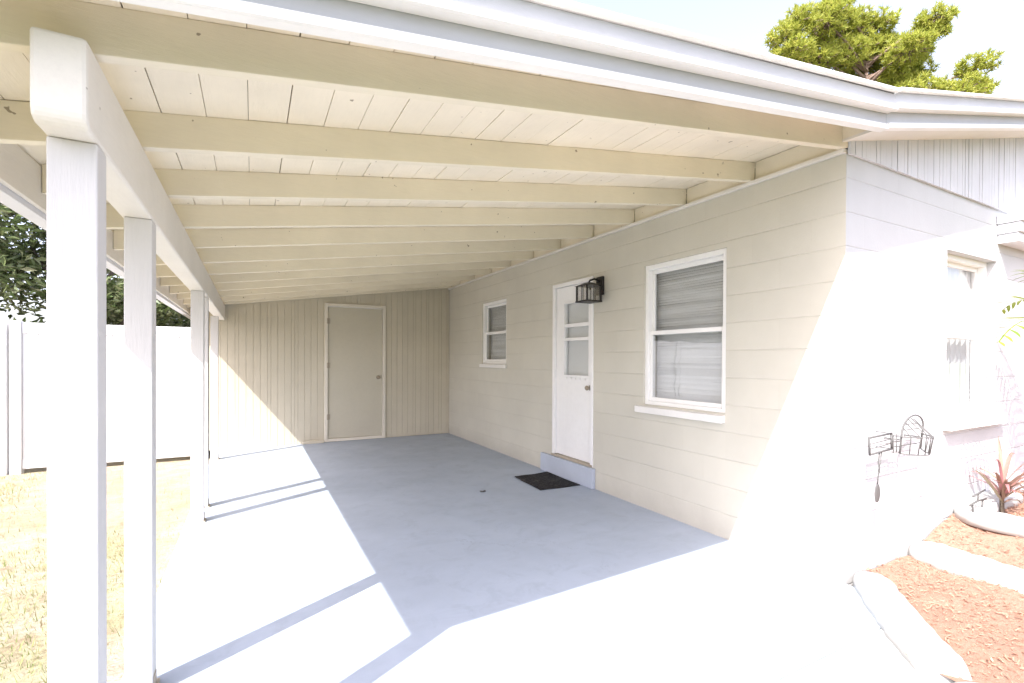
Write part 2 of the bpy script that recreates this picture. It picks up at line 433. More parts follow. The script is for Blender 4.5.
# gable siding of upright grooved boards, standing proud of the block
gz = lambda x: ZB + SH * (min(x, 2 * XR - x) - XB)
mb = MB(); x = W + .008; k = 0
while x < 14.9:
    w = random.choice((.058, .092, .050, .075))
    x1 = min(x + w, 14.9); gap = random.choice((.004, .007, .010))
    zt0, zt1 = gz(x) + .045, gz(x1 - gap) + .045
    t = random.uniform(0, .004)
    mb.hexa([(x, YF - .018 - t, 2.685), (x1 - gap, YF - .018 - t, 2.685), (x1 - gap, YF - .002, 2.685), (x, YF - .002, 2.685),
             (x, YF - .018 - t, zt0), (x1 - gap, YF - .018 - t, zt1), (x1 - gap, YF - .002, zt1), (x, YF - .002, zt0)])
    x = x1; k += 1
mb.build('gable_siding', 'gable', house, .001)
mb = MB()   # backing behind the boards
mb.bm.faces.new([mb.bm.verts.new(q) for q in ((W + .006, YF - .003, 2.70), (14.9, YF - .003, 2.70), (14.9, YF - .003, gz(14.9) + .045), (XR, YF - .003, gz(XR) + .045), (W + .006, YF - .003, gz(W) + .045))])
mb.build('gable_backing', 'gable', house)
# roof planes, soffit, fascia
def roof_strip(mb, y0, y1, a, b):
    for x0, x1, s, c in ((XB, XR, SH, ZB - SH * XB), (XR, 15.4, -SH, ZB - SH * XB + 2 * SH * XR)):
        mb.box(x0, x1 - .0005 * (x1 == XR), y0, y1, c + a, c + b, s)
    return mb
roof_strip(MB(), YR - .0405, YEND, .2005, .215).build('roof', 'roofing', house)
roof_strip(MB(), YR + .036, YF - .004, .028, .044).build('soffit', 'header', house)

roof_strip(MB(), YR + .05, YEND, .157, .199).build('roof_sheathing', 'dark', house)
roof_strip(roof_strip(MB(), YR - .014, YR - .0015, .014, .042), YR - .0012, YR + .034, .014, .023).build('lit_strip_lip', 'lip', house, .001)  # bright lips for the lit strips, added as on the carport rake
roof_strip(roof_strip(MB(), YR - .058, YR - .0435, .106, .130), YR - .043, YR - .0015, .106, .117).build('lit_strip_lip', 'lip', house, .001)
roof_strip(MB(), YR, YR + .030, .024, .156).build('fascia', 'fascia', house, .003)
roof_strip(MB(), YR - .042, YR - .001, .118, .199).build('fascia_trim', 'fascia', house, .003)
roof_strip(MB(), YR - .072, YR - .046, .201, .217).build('drip_edge', 'lip', house, .002)
MB().box(XB + .002, XB + .04, YR + .047, YF - .002, RB + .035, RD, SL).build('soffit_end', 'rafter', house)

def sash_window(u0, u1, z0, z1, P, midz, root, blind, frame_t=.04, recess=.045, name='window'):
    """double hung window: outer frame, two sashes, panes, covering behind the glass. P(u,z,d): d goes into the wall"""
    def bar(mb, a, b, c, d_, e0, e1):
        p0, p1 = P(a, c, e0), P(b, d_, e1)
        mb.box(min(p0[0], p1[0]), max(p0[0], p1[0]), min(p0[1], p1[1]), max(p0[1], p1[1]), min(p0[2], p1[2]), max(p0[2], p1[2]))
    f = MB(); t = frame_t
    bar(f, u0, u0 + t, z0, z1, recess - .02, recess + .07); bar(f, u1 - t, u1, z0, z1, recess - .02, recess + .07)
    bar(f, u0 + t, u1 - t, z1 - t, z1, recess - .02, recess + .07); bar(f, u0 + t, u1 - t, z0, z0 + t * .8, recess - .02, recess + .07)
    fr = f.build(name, 'sash', root, .003)
    a, b = u0 + t, u1 - t; s = .026
    for lo, hi, e in ((midz - .018, z1 - t, .030), (z0 + t * .8, midz + .022, .002)):
        m_ = MB(); e += recess
        bar(m_, a, a + s, lo, hi, e, e + .026); bar(m_, b - s, b, lo, hi, e, e + .026)
        bar(m_, a + s, b - s, hi - .036, hi, e, e + .026); bar(m_, a + s, b - s, lo, lo + .036, e, e + .026)
        m_.build('sash', 'sash', fr, .003)
        gmb = MB(); bar(gmb, a + s - .004, b - s + .004, lo + .032, hi - .032, e + .010, e + .014)
        gmb.build('pane', 'glass', fr)
    e = recess + .10
    if blind:
        bl = MB(); z = z0 + .03; kk = 0
        while z < z1 - .05:
            tj = random.uniform(-.003, .006)
            sag = .0026 * math.sin(kk * .7) + random.uniform(-.0007, .0007)
            q0, q1 = P(a - .02, z + sag, e + .004), P(b + .02, z - sag, e + .004)
            q2, q3 = P(b + .02, z + .0228 - sag, e + .013 + tj), P(a - .02, z + .0228 + sag, e + .013 + tj)
            th = Vector(P(0, 0, .0016)) - Vector(P(0, 0, 0))
            bl.hexa([q0, q1, tuple(Vector(q1) + th), tuple(Vector(q0) + th), q3, q2, tuple(Vector(q2) + th), tuple(Vector(q3) + th)])
            z += .0225; kk += 1
        bl.build('blind', 'blind', fr)
    else:
        cu = MB(); nn = 60; prev = None
        for i in range(nn + 1):
            u = a + (b - a) * i / nn; dd = e - .012 + .014 * math.sin(i * .9) + .006 * math.sin(i * 2.3)
            cur = (cu.bm.verts.new(P(u, z0 + .03, dd)), cu.bm.verts.new(P(u, z1 - .03, dd)))
            if prev: cu.bm.faces.new((prev[0], cur[0], cur[1], prev[1]))
            prev = cur
        cu.build('curtain', 'curtain', fr, 0, True)
    return fr

PS = lambda u, z, d: (W + d, u, z)
PF = lambda u, z, d: (u, YF + d, z)
sash_window(*W1, PS, 1.645, house, True, .042, .035)
sash_window(*W2, PS, 1.80, house, True, .042, .035)
sash_window(*W3, PF, 1.60, house, False, .042, .085)
MB().box(W - .045, W + .034, 2.53, 3.50, .905, .965, .10).build('window_sill', 'sill', house, .006).location.z -= .10 * W
MB().box(W - .035, W + .034, 6.20, 7.10, 1.265, 1.32).build('window_sill', 'sill', house, .005)
MB().box(4.60, 5.66, YF - .062, YF + .08, .872, .958).build('window_sill', 'sill', house, .006)

# kitchen door under the carport
y0, y1, z0, z1 = DR
f = MB()
f.box(W - .012, W + .09, y0 + .001, y0 + .045, z0, z1); f.box(W - .012, W + .09, y1 - .045, y1 - .001, z0, z1); f.box(W - .012, W + .09, y0 + .045, y1 - .045, z1 - .045, z1 - .001)
df = f.build('door_frame', 'door', house, .004)
a, b = y0 + .048, y1 - .048
gl0, gl1 = 4.29, 4.76
zz = (z0 + .03, 1.215, 1.225, 1.60, 1.665, 1.775, 1.83, 2.055, z1 - .048)
dl = MB(); dx0, dx1 = W + .022, W + .062
dl.box(dx0, dx1, a, gl0, zz[0], zz[-1]); dl.box(dx0, dx1, gl1, b, zz[0], zz[-1])
dl.box(dx0, dx1, gl0, gl1, zz[0], zz[1]); dl.box(dx0, dx1, gl0, gl1, zz[7], zz[-1])
bmesh.ops.remove_doubles(dl.bm, verts=dl.bm.verts, dist=.0001)
door = dl.build('door', 'door', house, .002)
mu = MB()
mu.box(dx0 - .008, dx1, gl0 + .001, gl1 - .001, 1.615, 1.65); mu.box(dx0 - .008, dx1, gl0 + .001, gl1 - .001, 1.775, 1.815)
mu.box(dx0 - .012, dx0 - .001, gl0 - .03, gl0, 1.19, 2.08); mu.box(dx0 - .012, dx0 - .001, gl1, gl1 + .03, 1.19, 2.08)
mu.box(dx0 - .012, dx0 - .001, gl0, gl1, 1.19, 1.216); mu.box(dx0 - .012, dx0 - .001, gl0, gl1, 2.054, 2.08)
for k in range(5): mu.box(dx0 - .014, dx0 - .002, gl0 + .06 + k * .09, gl0 + .085 + k * .09, 1.165, 1.185)
mu.build('glazing_bar', 'door', door, .002)
MB().box(dx0 + .018, dx0 + .023, gl0 + .001, gl1 - .001, 1.217, 2.053).build('pane', 'glass', door)
MB().box(dx1 + .012, dx1 + .02, gl0 - .02, gl1 + .02, 1.2, 2.07).build('door_shade', 'blind', door)
kn = MB().tube([(dx0 + .002, 4.255, 1.085), (dx0 - .012, 4.255, 1.085)], .031, 20)
kn.tube([(dx0 - .012, 4.255, 1.085), (dx0 - .04, 4.255, 1.085)], .011, 12); kn.ball((dx0 - .058, 4.255, 1.085), .027, (.8, 1, 1))
kn.build('knob', 'bronze', door, 0, True)
MB().box(W - .03, W + .10, y0 + .002, y1 - .002, z0 + .001, z0 + .024).build('threshold', 'hinge', house, .003)
MB().box(W - .045, W - .0015, 4.14, 5.20, .002, .222).build('door_step', 'plinth', house, .006)

# small flat canopy with stepped edges over the next opening along the front wall
cn = MB(); cn.box(5.60, 7.6, YF - .13, YF - .002, 2.40, 2.475); cn.box(5.585, 7.615, YF - .15, YF - .002, 2.477, 2.56); cn.box(5.57, 7.63, YF - .17, YF - .002, 2.562, 2.63)
cn.build('canopy', 'trimwhite', house, .004)
MB().box(6.36, 7.29, YF + .06, YF + .10, .03, 2.19).build('front_door', 'shedframe', house, .004)

# ------------------------------------------------------------------ storage shed at the back of the carport
shed = thing('storage_shed', 'beige board storage room with a plain flush door closing the back of the carport', 'shed', (1.4, YB, 0))
DX0, DX1, DZ0, DZ1 = 1.075, 2.045, .062, 2.30
mb = MB(); x = -.62; prof = lambda x: RD + SL * x - .004
while x < W - .002:
    w = random.choice((.098, .098, .098, .049)); x1 = min(x + w, W - .002)
    spans = [(0.004, None)]
    xa, xb = x, x1 - .0035
    def strip(xa, xb, za, zb):
        t0, t1 = (prof(xa), prof(xb)) if zb is None else (zb, zb)
        mb.hexa([(xa, YB, za), (xb, YB, za), (xb, YB + .012, za), (xa, YB + .012, za), (xa, YB, t0), (xb, YB, t1), (xb, YB + .012, t1), (xa, YB + .012, t0)])
    if xb <= DX0 or xa >= DX1: strip(xa, xb, .004, None)
    else:
        strip(xa, xb, DZ1, None)
        if xa < DX0: strip(xa, DX0, .004, DZ1)
        if xb > DX1: strip(DX1, xb, .004, DZ1)
    x = x1
mb.prism([(-.62, .003), (DX0, .003), (DX0, DZ1), (DX1, DZ1), (DX1, .003), (W - .002, .003), (W - .002, prof(W) - .002), (-.62, prof(-.62) - .002)], 1, YB + .0125, YB + .06)
mb.build('wall', 'siding', shed, .0015)
sb = MB(); sb.box(-.62, -.58, YB + .061, YEND - .1, -.15, prof(-.62) - .01); sb.box(-.58, W - .01, YEND - .14, YEND - .1, -.15, 2.25)
sb.build('side_wall', 'siding', shed)
MB().box(-.66, -.575, YB - .022, YB - .001, -.05, prof(-.66) - .01).build('corner_board', 'siding', shed, .003)
MB().box(-.565, -.50, YB - .018, YB - .001, .004, prof(-.56) - .01).build('corner_board', 'siding', shed, .003)
f = MB(); w = .052
f.box(DX0 - .02, DX0 + w - .02, YB - .026, YB + .05, .004, DZ1 + .02); f.box(DX1 - w + .02, DX1 + .02, YB - .026, YB + .05, .004, DZ1 + .02)
f.box(DX0 + w - .02, DX1 - w + .02, YB - .026, YB + .05, DZ1 - w + .02, DZ1 + .02); f.box(DX0 + w - .02, DX1 - w + .02, YB - .02, YB + .05, .004, .052)
sd = f.build('door_frame', 'shedframe', shed, .004)
dr = MB().box(DX0 + w - .015, DX1 - w + .015, YB + .002, YB + .04, .056, DZ1 - w + .015).build('door', 'sheddoor', shed, .003)
for z in (.42, 1.28, 2.02):
    h = MB(); h.box(DX0 + w - .034, DX0 + w - .0175, YB - .031, YB - .0265, z - .045, z + .045); h.box(DX0 + w - .012, DX0 + w + .022, YB - .004, YB + .001, z - .045, z + .045)
    h.tube([(DX0 + w - .0155, YB - .012, z - .05), (DX0 + w - .0155, YB - .012, z + .05)], .008, 10)
    h.build('hinge', 'hinge', dr)
kx = DX1 - w - .055
h = MB().tube([(kx, YB + .001, 1.07), (kx, YB - .012, 1.07)], .034, 20); h.tube([(kx, YB - .012, 1.07), (kx, YB - .045, 1.07)], .012, 12)
h.ball((kx, YB - .062, 1.07), .029, (1, .8, 1)); h.build('knob', 'bronze', dr, 0, True)
MB().box(.72, 1.04, YB - .07, YB - .03, .002, .05).build('kick_board', 'siding', shed, .004)

# ------------------------------------------------------------------ wall lantern
lamp = thing('wall_lantern', 'black metal wall lantern with clear glass sides beside the white door', 'lantern', (W, 4.06, 2.15))
lx, ly, lz0, lz1 = W - .165, 4.06, 1.995, 2.165
MB().box(W - .028, W - .001, ly - .055, ly + .055, 2.08, 2.275).build('backplate', 'black', lamp, .006)
ar = MB().tube([(W - .02, ly, 2.225), (W - .09, ly, 2.245), (W - .15, ly, 2.225), (lx, ly, lz1 + .03)], .011, 10)
ar.build('arm', 'black', lamp, 0, True)
cg = MB(); hw = .088
for (sx, sy) in ((-1, -1), (1, -1), (1, 1), (-1, 1)):
    cg.box(lx + sx * hw - .008, lx + sx * hw + .008, ly + sy * hw - .008, ly + sy * hw + .008, lz0 + .0165, lz1 - .001)
for s in (-1, 1):
    cg.box(lx - .003, lx + .003, ly + s * hw - .004, ly + s * hw + .004, lz0 + .0165, lz1 - .001)
    cg.box(lx + s * hw - .004, lx + s * hw + .004, ly - .003, ly + .003, lz0 + .0165, lz1 - .001)
cg.box(lx - hw - .012, lx + hw + .012, ly - hw - .012, ly + hw + .012, lz0, lz0 + .016)
cg.build('cage', 'black', lamp, .002)
cp = MB(); a_ = hw + .022
cp.hexa([(lx - a_, ly - a_, lz1), (lx + a_, ly - a_, lz1), (lx + a_, ly + a_, lz1), (lx - a_, ly + a_, lz1),
         (lx - .03, ly - .03, lz1 + .035), (lx + .03, ly - .03, lz1 + .035), (lx + .03, ly + .03, lz1 + .035), (lx - .03, ly + .03, lz1 + .035)])
cp.build('cap', 'black', lamp, .003)
gp = MB()
for s in (-1, 1):
    gp.box(lx - hw + .009, lx + hw - .009, ly + s * (hw - .006) - .001, ly + s * (hw - .006) + .001, lz0 + .017, lz1 - .002)
    gp.box(lx + s * (hw - .006) - .001, lx + s * (hw - .006) + .001, ly - hw + .009, ly + hw - .009, lz0 + .017, lz1 - .002)
gp.build('glass_pane', 'lampglass', lamp)
MB().tube([(lx, ly, lz0 + .03), (lx, ly, lz0 + .13)], [.018, .018], 14).build('bulb_holder', 'bulb', lamp, 0, True)

# ------------------------------------------------------------------ door mat and a fallen leaf
mt = MB(); mq = [(2.73, 4.99), (2.70, 4.36), (3.20, 4.33), (3.205, 5.02)]
V2 = [Vector((*q, 0)) for q in mq]; nx, ny = 10, 14; top = []
for i in range(nx + 1):
    row = []
    for j in range(ny + 1):
        p = (V2[1] * (1 - i / nx) + V2[2] * (i / nx)) * (1 - j / ny) + (V2[0] * (1 - i / nx) + V2[3] * (i / nx)) * (j / ny)
        z = .012 + .003 * math.sin(i * .9 + j * .4) + (.008 if (i == 0 and j > 10) else 0)
        row.append((mt.bm.verts.new((p.x, p.y, z)), mt.bm.verts.new((p.x, p.y, z - .009))))
    top.append(row)
for i in range(nx):
    for j in range(ny):
        mt.bm.faces.new([top[i][j][0], top[i + 1][j][0], top[i + 1][j + 1][0], top[i][j + 1][0]])
        mt.bm.faces.new([top[i][j][1], top[i][j + 1][1], top[i + 1][j + 1][1], top[i + 1][j][1]])
edge = [(i, 0) for i in range(nx)] + [(nx, j) for j in range(ny)] + [(i, ny) for i in range(nx, 0, -1)] + [(0, j) for j in range(ny, 0, -1)]
for (a, b), (c, d_) in zip(edge, edge[1:] + edge[:1]):
    mt.bm.faces.new([top[a][b][0], top[a][b][1], top[c][d_][1], top[c][d_][0]])
tag(mt.build('doormat', 'mat', None, .002), 'dark charcoal rubber doormat lying on the slab in front of the white door', 'doormat')
lf = MB(); c = Vector((2.138, 4.60, .004)); ring = []
for k in range(9):
    an = 2 * math.pi * k / 9; r = .035 * (1 + .35 * math.sin(2.3 * k))
    ring.append((lf.bm.verts.new(c + Vector((math.cos(an) * r, math.sin(an) * r * .7, .010 * abs(math.sin(k * 1.3))))),
                 lf.bm.verts.new(c + Vector((math.cos(an) * r, math.sin(an) * r * .7, .010 * abs(math.sin(k * 1.3)) - .003)))))
lf.bm.faces.new([r_[0] for r_ in ring]); lf.bm.faces.new([r_[1] for r_ in ring][::-1])
for p, q in zip(ring, ring[1:] + ring[:1]): lf.bm.faces.new((p[0], p[1], q[1], q[0]))
tag(lf.build('fallen_leaf', 'iron'), 'small dry dark leaf lying alone on the shaded slab', 'leaf')

# ------------------------------------------------------------------ wire wall rack on the front wall
rack = thing('wall_rack', 'dark wire wall rack with boxed end and arched basket hanging on the sunlit front wall', 'wall rack', (3.75, YF, .85))
yr = 1.575
b = MB(); r = .0043
P2 = lambda x, z, y=yr: (x, y, z)
bx = [(3.37, .815), (3.64, .83), (3.635, .93), (3.36, .92)]
pts = [P2(*q, yr) for q in bx]
for p, q in zip(pts, pts[1:] + pts[:1]): b.tube([p, q], r * 1.5, 6)
for q in bx[1:3]: b.tube([P2(*q, yr), P2(*q, YF - .002)], r * .7, 6)
for t in (.35, .65): b.tube([P2(3.37, .815 + .1 * t, yr), P2(3.64, .83 + .1 * t, yr)], r * .6, 6)
b.build('letter_frame', 'iron', rack, 0, True)
b = MB()
for k in range(4):
    z = .80 + .035 * k
    b.tube([P2(3.64, z + .01), P2(3.74, z)], r * .75, 6)
b.tube([P2(3.66, .80), P2(3.66, .92)], r * .7, 6); b.tube([P2(3.70, .80), P2(3.70, .92)], r * .7, 6)
b.build('link_bar', 'iron', rack, 0, True)
b = MB()
arch = [P2(3.745, .79)] + [P2(3.745 + .02 + .15 * (1 - math.cos(t * math.pi / 12)), .90 + .015 * t / 3 + .10 * math.sin(t * math.pi / 12)) for t in range(0, 13)] + [P2(4.03, .80)]
b.tube(arch, r * 1.3, 6)
low = [P2(3.745, .79)] + [(3.745 + .285 * t / 8, yr - .10 * math.sin(math.pi * t / 8), .785) for t in range(1, 8)] + [P2(4.03, .80)]
b.tube(low, r, 6)
rim = [(3.745 + .29 * t / 8, yr - .12 * math.sin(math.pi * t / 8), .90) for t in range(0, 9)]
b.tube(rim, r, 6)
for t in range(1, 8): b.tube([low[t], rim[t], (rim[t][0], yr, .93 + .085 * math.sin(math.pi * t / 8))], r * .7, 6)
for z in (.84, .94, .975): 
    k = .0 if z < .9 else .04 + (z - .94)
    b.tube([P2(3.75 + k, z), P2(4.03 - k * .6, z)], r * .7, 6)
for x in (3.75, 4.02): b.tube([P2(x, .88), (x, YF - .002, .88)], r, 6)
b.build('basket', 'iron', rack, 0, True)
b = MB()
b.tube([P2(3.49, .82), P2(3.475, .76), P2(3.49, .71), P2(3.47, .66), P2(3.468, .62)], r, 6)
b.tube([P2(3.515, .82), P2(3.50, .75), P2(3.475, .70)], r * .7, 6)
b.ball((3.466, yr, .565), .06, (.55, .12, 1), 16, 10)
b.build('pendant', 'iron', rack, 0, True)

# ------------------------------------------------------------------ planting beds and their edging
def bedz(x):
    t = min(1, max(0, (x - 4.05) / .75)); return .19 * t * t * (3 - 2 * t)
def sheet(name, poly, z, mat):
    mb = MB(); mb.bm.faces.new([mb.bm.verts.new((x, y, z)) for x, y in poly])
    bmesh.ops.triangulate(mb.bm, faces=mb.bm.faces)
    for _ in range(5):
        bmesh.ops.subdivide_edges(mb.bm, edges=[e for e in mb.bm.edges if e.calc_length() > .12], cuts=1, use_grid_fill=True)
    bmesh.ops.triangulate(mb.bm, faces=mb.bm.faces)
    for v in mb.bm.verts:
        v.co.z += .035 * mathutils.noise.noise(v.co * 3.1) + .02 * mathutils.noise.noise(v.co * 9) + bedz(v.co.x)
    o = mb.build(name, mat, None, 0, True); return tag(o, kind='structure')
bed = [(3.40, 1.655), (9.0, 1.655), (9.0, -2), (4.2, -2), (2.75, .55), (2.62, .95)]
sheet('mulch_bed', bed, .035, 'mulch')
def inside(x, y, poly):
    c = False
    for (a, b), (d_, e) in zip(poly, poly[1:] + poly[:1]):
        if (b > y) != (e > y) and x < (d_ - a) * (y - b) / (e - b) + a: c = not c
    return c
V = []; Fc = []
while len(V) < 10000 * 8:
    x, y = random.uniform(2.6, 7), random.uniform(.0, 1.65)
    if not inside(x, y, bed): continue
    z = .045 + .035 * mathutils.noise.noise(Vector((x, y, .035)) * 3.1) + bedz(x)
    L, w_, h_ = min(.020, .003 + random.expovariate(190)), random.uniform(.0010, .0035), random.uniform(.0008, .0025)
    rot = Matrix.Rotation(random.uniform(0, 6.28), 3, 'Z') @ Matrix.Rotation(random.gauss(0, .35), 3, 'Y') @ Matrix.Rotation(random.gauss(0, .5), 3, 'X')
    b0 = len(V)
    for s in ((-1, -1, -1), (1, -1, -1), (1, 1, -1), (-1, 1, -1), (-1, -1, 1), (1, -1, 1), (1, 1, 1), (-1, 1, 1)):
        q = rot @ Vector((s[0] * L * (1 - .3 * (s[1] > 0)), s[1] * w_, s[2] * h_)); V.append((x + q.x, y + q.y, z + q.z))
    for f in ((3, 2, 1, 0), (4, 5, 6, 7), (0, 1, 5, 4), (1, 2, 6, 5), (2, 3, 7, 6), (3, 0, 4, 7)): Fc.append([b0 + i for i in f])
tag(raw('bark_chips', V, Fc, 'chip'), kind='stuff')

def edging(pts, w, h, z0, label, seed):
    """one cast edging stone: rounded top, swept along its own short line"""
    mb = MB(); pts = [Vector((*p, 0)) for p in pts]; rings = []; rnd = random.Random(seed)
    prof = [(-.5, 0), (-.5, .55), (-.44, .82), (-.28, .97), (0, 1), (.28, .97), (.44, .82), (.5, .55), (.5, 0)]
    dense = []
    for p, q in zip(pts, pts[1:]):
        for k in range(6): dense.append(p.lerp(q, k / 6))
    dense.append(pts[-1])
    for _ in range(3): dense = [dense[0]] + [(a + b * 2 + c) / 4 for a, b, c in zip(dense, dense[1:], dense[2:])] + [dense[-1]]
    nn = len(dense)
    for i, p in enumerate(dense):
        d_ = (dense[min(i + 1, nn - 1)] - dense[max(i - 1, 0)]).normalized(); s = Vector((-d_.y, d_.x, 0))
        e = min(1, min(i, nn - 1 - i) / 2.0); e = .72 + .28 * math.sin(e * math.pi / 2)
        ww = w * e * (1 + .05 * rnd.uniform(-1, 1)); hh = h * (.75 + .25 * (e - .72) / .28) * (1 + .05 * rnd.uniform(-1, 1))
        rings.append([mb.bm.verts.new(p + s * (u * ww) + Vector((0, 0, z0 + (v * hh)))) for u, v in prof])
    for a, b in zip(rings, rings[1:]):
        for k in range(len(prof) - 1): mb.bm.faces.new((a[k], a[k + 1], b[k + 1], b[k]))
        mb.bm.faces.new((a[-1], a[0], b[0], b[-1]))
    mb.bm.faces.new(rings[0][::-1]); mb.bm.faces.new(rings[-1])
    return tag(mb.build('edging_stone', 'edging', None, 0, True), label, 'edging stone', 'white edging stones round the mulch beds')
edging([(3.42, 1.60), (3.12, 1.36), (2.86, 1.13), (2.66, .92)], .20, .13, -.03, 'long white edging stone running out from the house corner along the mulch', 1)
edging([(2.60, .86), (2.52, .70), (2.50, .50), (2.52, .34)], .20, .13, -.03, 'white edging stone at the bottom edge, next after the one from the house corner', 2)
edging([(4.16, 1.64), (4.10, 1.40), (4.06, 1.10), (4.06, .55)], .24, .14, .0, 'straight white edging stone dividing the two mulch beds', 3)
edging([(5.75, 1.60), (5.20, 1.60), (4.78, 1.56), (4.68, 1.42), (4.74, 1.05)], .20, (.11), .20, 'curved white edging stone round the pink-leaved plant', 4)

# weed tuft at the foot of the first edging stone
V = []; Fc = []
for (cx, cy, nb) in ((2.72, 1.06, 70),):
    for _ in range(nb):
        an = random.uniform(0, 6.28); L = random.uniform(.02, .055); x = cx + random.uniform(-.022, .022); y = cy + random.uniform(-.018, .018)
        dx, dy = math.cos(an), math.sin(an); wv = .006; h_ = random.uniform(.01, .05); b0 = len(V)
        V += [(x - dy * wv, y + dx * wv, .0), (x + dy * wv, y - dx * wv, .0), (x + dx * L, y + dy * L, h_)]
        Fc.append((b0, b0 + 1, b0 + 2))
tag(raw('weed', V, Fc, 'weed'), 'small yellow-green weed tuft sprouting at the foot of the long edging stone', 'weed')

# ------------------------------------------------------------------ leafy plants on the right
def strap_leaf(V, Fc, base, d, L, w_, droop, seg=7, fold=.25):
    d = Vector(d).normalized(); side = d.cross(Vector((0, 0, 1)))
    side = side.normalized() if side.length > .01 else Vector((1, 0, 0))
    p = Vector(base); ring = []
    for k in range(seg + 1):
        t = k / seg; ww = w_ * (math.sin(math.pi * (t * .86 + .10)) ** .8) if k < seg else .001
        dd = (d + Vector((0, 0, -droop * t * t))).normalized()
        upv = side.cross(dd)
        ring.append((p - side * ww + upv * ww * fold, p.copy(), p + side * ww + upv * ww * fold))
        p = p + dd * (L / seg)
    b0 = len(V)
    for a in ring: V += [tuple(q) for q in a]
    for k in range(seg):
        for s in (0, 1): Fc.append((b0 + k * 3 + s, b0 + k * 3 + s + 1, b0 + k * 3 + s + 4, b0 + k * 3 + s + 3))

ti = thing('ti_plant', 'pink and bronze leaved ti plant in the mulch by the front wall', 'plant', (5.10, 1.47, .24))
MB().tube([(5.10, 1.47, .15), (5.11, 1.48, .34), (5.10, 1.47, .46)], [.016, .014, .010], 8).build('stem', 'bark', ti, 0, True)
V = []; Fc = []
for k in range(34):
    an = k * 2.4; el = random.uniform(.1, 1.25)
    strap_leaf(V, Fc, (5.10, 1.47, .30 + .16 * k / 34), (math.cos(an) * math.cos(el), math.sin(an) * math.cos(el) * .7 - .15, math.sin(el)), random.uniform(.22, .42), random.uniform(.009, .017), random.uniform(.4, 1.5))
raw('leaves', V, Fc, 'tileaf', ti, True)
tw = thing('garden_stake', 'small dark wire stake standing in the mulch below the window sill', 'garden stake', (4.73, 1.50, 0.260))
for la, lb in (((4.67, 1.50, 0.230), (4.61, 1.49, 0.360)), ((4.81, 1.50, 0.230), (4.79, 1.49, 0.370))): MB().tube([la, lb], .006, 6).build('leg', 'iron', tw, 0, True)
MB().tube([(4.57, 1.49, 0.355), (4.70, 1.49, 0.370), (4.85, 1.49, 0.365)], .007, 6).build('crossbar', 'iron', tw, 0, True)
MB().tube([(4.62, 1.49, 0.415), (4.83, 1.49, 0.435)], .006, 6).build('top_bar', 'iron', tw, 0, True)
MB().tube([(4.70, 1.49, 0.370), (4.72, 1.49, 0.430)], .005, 6).build('tie', 'iron', tw, 0, True)

palm = thing('palm', 'young palm with yellow-green fronds reaching in at the right edge', 'palm', (5.02, 1.05, 0))
MB().tube([(5.02, 1.05, -.03), (5.03, 1.06, .7), (5.01, 1.05, 1.58)], [.05, .042, .03], 10).build('trunk', 'bark', palm, 0, True)
for (dx, dy, dz, L) in ((-.85, .22, .36, .86), (.2, .55, .8, .62), (.3, .35, 1.1, .8), (.5, -.3, .9, .9), (.8, .2, .6, .9), (.1, -.6, .8, .8), (.4, .3, 1.2, .8)):
    V = []; Fc = []; d0 = Vector((dx, dy, dz)).normalized(); p = Vector((5.01, 1.05, 1.56)); pts = []
    for k in range(15):
        t = k / 14; dd = (d0 + Vector((0, 0, -1.5 * t * t))).normalized(); pts.append(p.copy()); p = p + dd * L / 14
        if k > 2:
            sd = dd.cross(Vector((0, 0, 1))).normalized()
            for s in (-1, 1):
                strap_leaf(V, Fc, pts[-1], sd * s * .8 + dd * .75 + Vector((0, 0, .12)), .26 * math.sin(math.pi * (.2 + .72 * t)), .011, .6, 4)
    for a, b in zip(pts, pts[1:]):
        b0 = len(V); s = Vector((0, 0, .005)); q = (b - a).cross(Vector((0, 0, 1))).normalized() * .006
        V += [tuple(a - q), tuple(a + q), tuple(b + q * .8), tuple(b - q * .8)]; Fc.append((b0, b0 + 1, b0 + 2, b0 + 3))
    raw('frond', V, Fc, 'frond', palm, True)

# ------------------------------------------------------------------ fences
def fence(label, A, B, step, h, gap_at=()):
    A = Vector((*A, 0)); B = Vector((*B, 0)); d_ = (B - A); L = d_.length; d_.normalize(); s = Vector((-d_.y, d_.x, 0))
    f = thing('fence', label, 'fence', tuple(A))
    def slab(t0, t1, o0, o1, z0, z1, name, mat='vinyl', bev=.004):
        P = [A + d_ * t + s * o for t, o in ((t0, o0), (t1, o0), (t1, o1), (t0, o1))]
        return MB().hexa([(p.x, p.y, z0) for p in P] + [(p.x, p.y, z1) for p in P]).build(name, mat, f, bev)
    n_ = max(1, round(L / step)); st = L / n_
    for k in range(n_ + 1):
        slab(k * st - .055, k * st + .055, -.055, .055, -.2, h + .02, 'post')
    for k in range(n_):
        a, b = k * st + .058, (k + 1) * st - .058
        mb = MB(); t = a; nb = max(1, round((b - a) / .15)); w_ = (b - a) / nb
        for i in range(nb):
            P = [A + d_ * (t + u) + s * o for u, o in ((.001, -.012), (w_ - .003, -.012), (w_ - .003, .012), (.001, .012))]
            mb.hexa([(p.x, p.y, -.02) for p in P] + [(p.x, p.y, h - .10) for p in P]); t += w_
        mb.build('panel', 'vinyl', f, .002)
        slab(a, b, -.026, .026, h - .14, h, 'rail'); slab(a, b, -.026, .026, -.07, .06, 'rail')
    return f
fence('tall white vinyl privacy fence across the back of the dry lawn', (-2.71, 8.62), (-.73, 8.62), 1.93, 1.85)
fence('white vinyl fence section left of the dark gap beside the back lawn', (-8.2, 8.62), (-2.85, 8.62), 1.8, 1.85)
fence('white vinyl side fence running along the left of the yard', (-6.6, -3.0), (-6.6, 8.4), 1.8, 1.84)

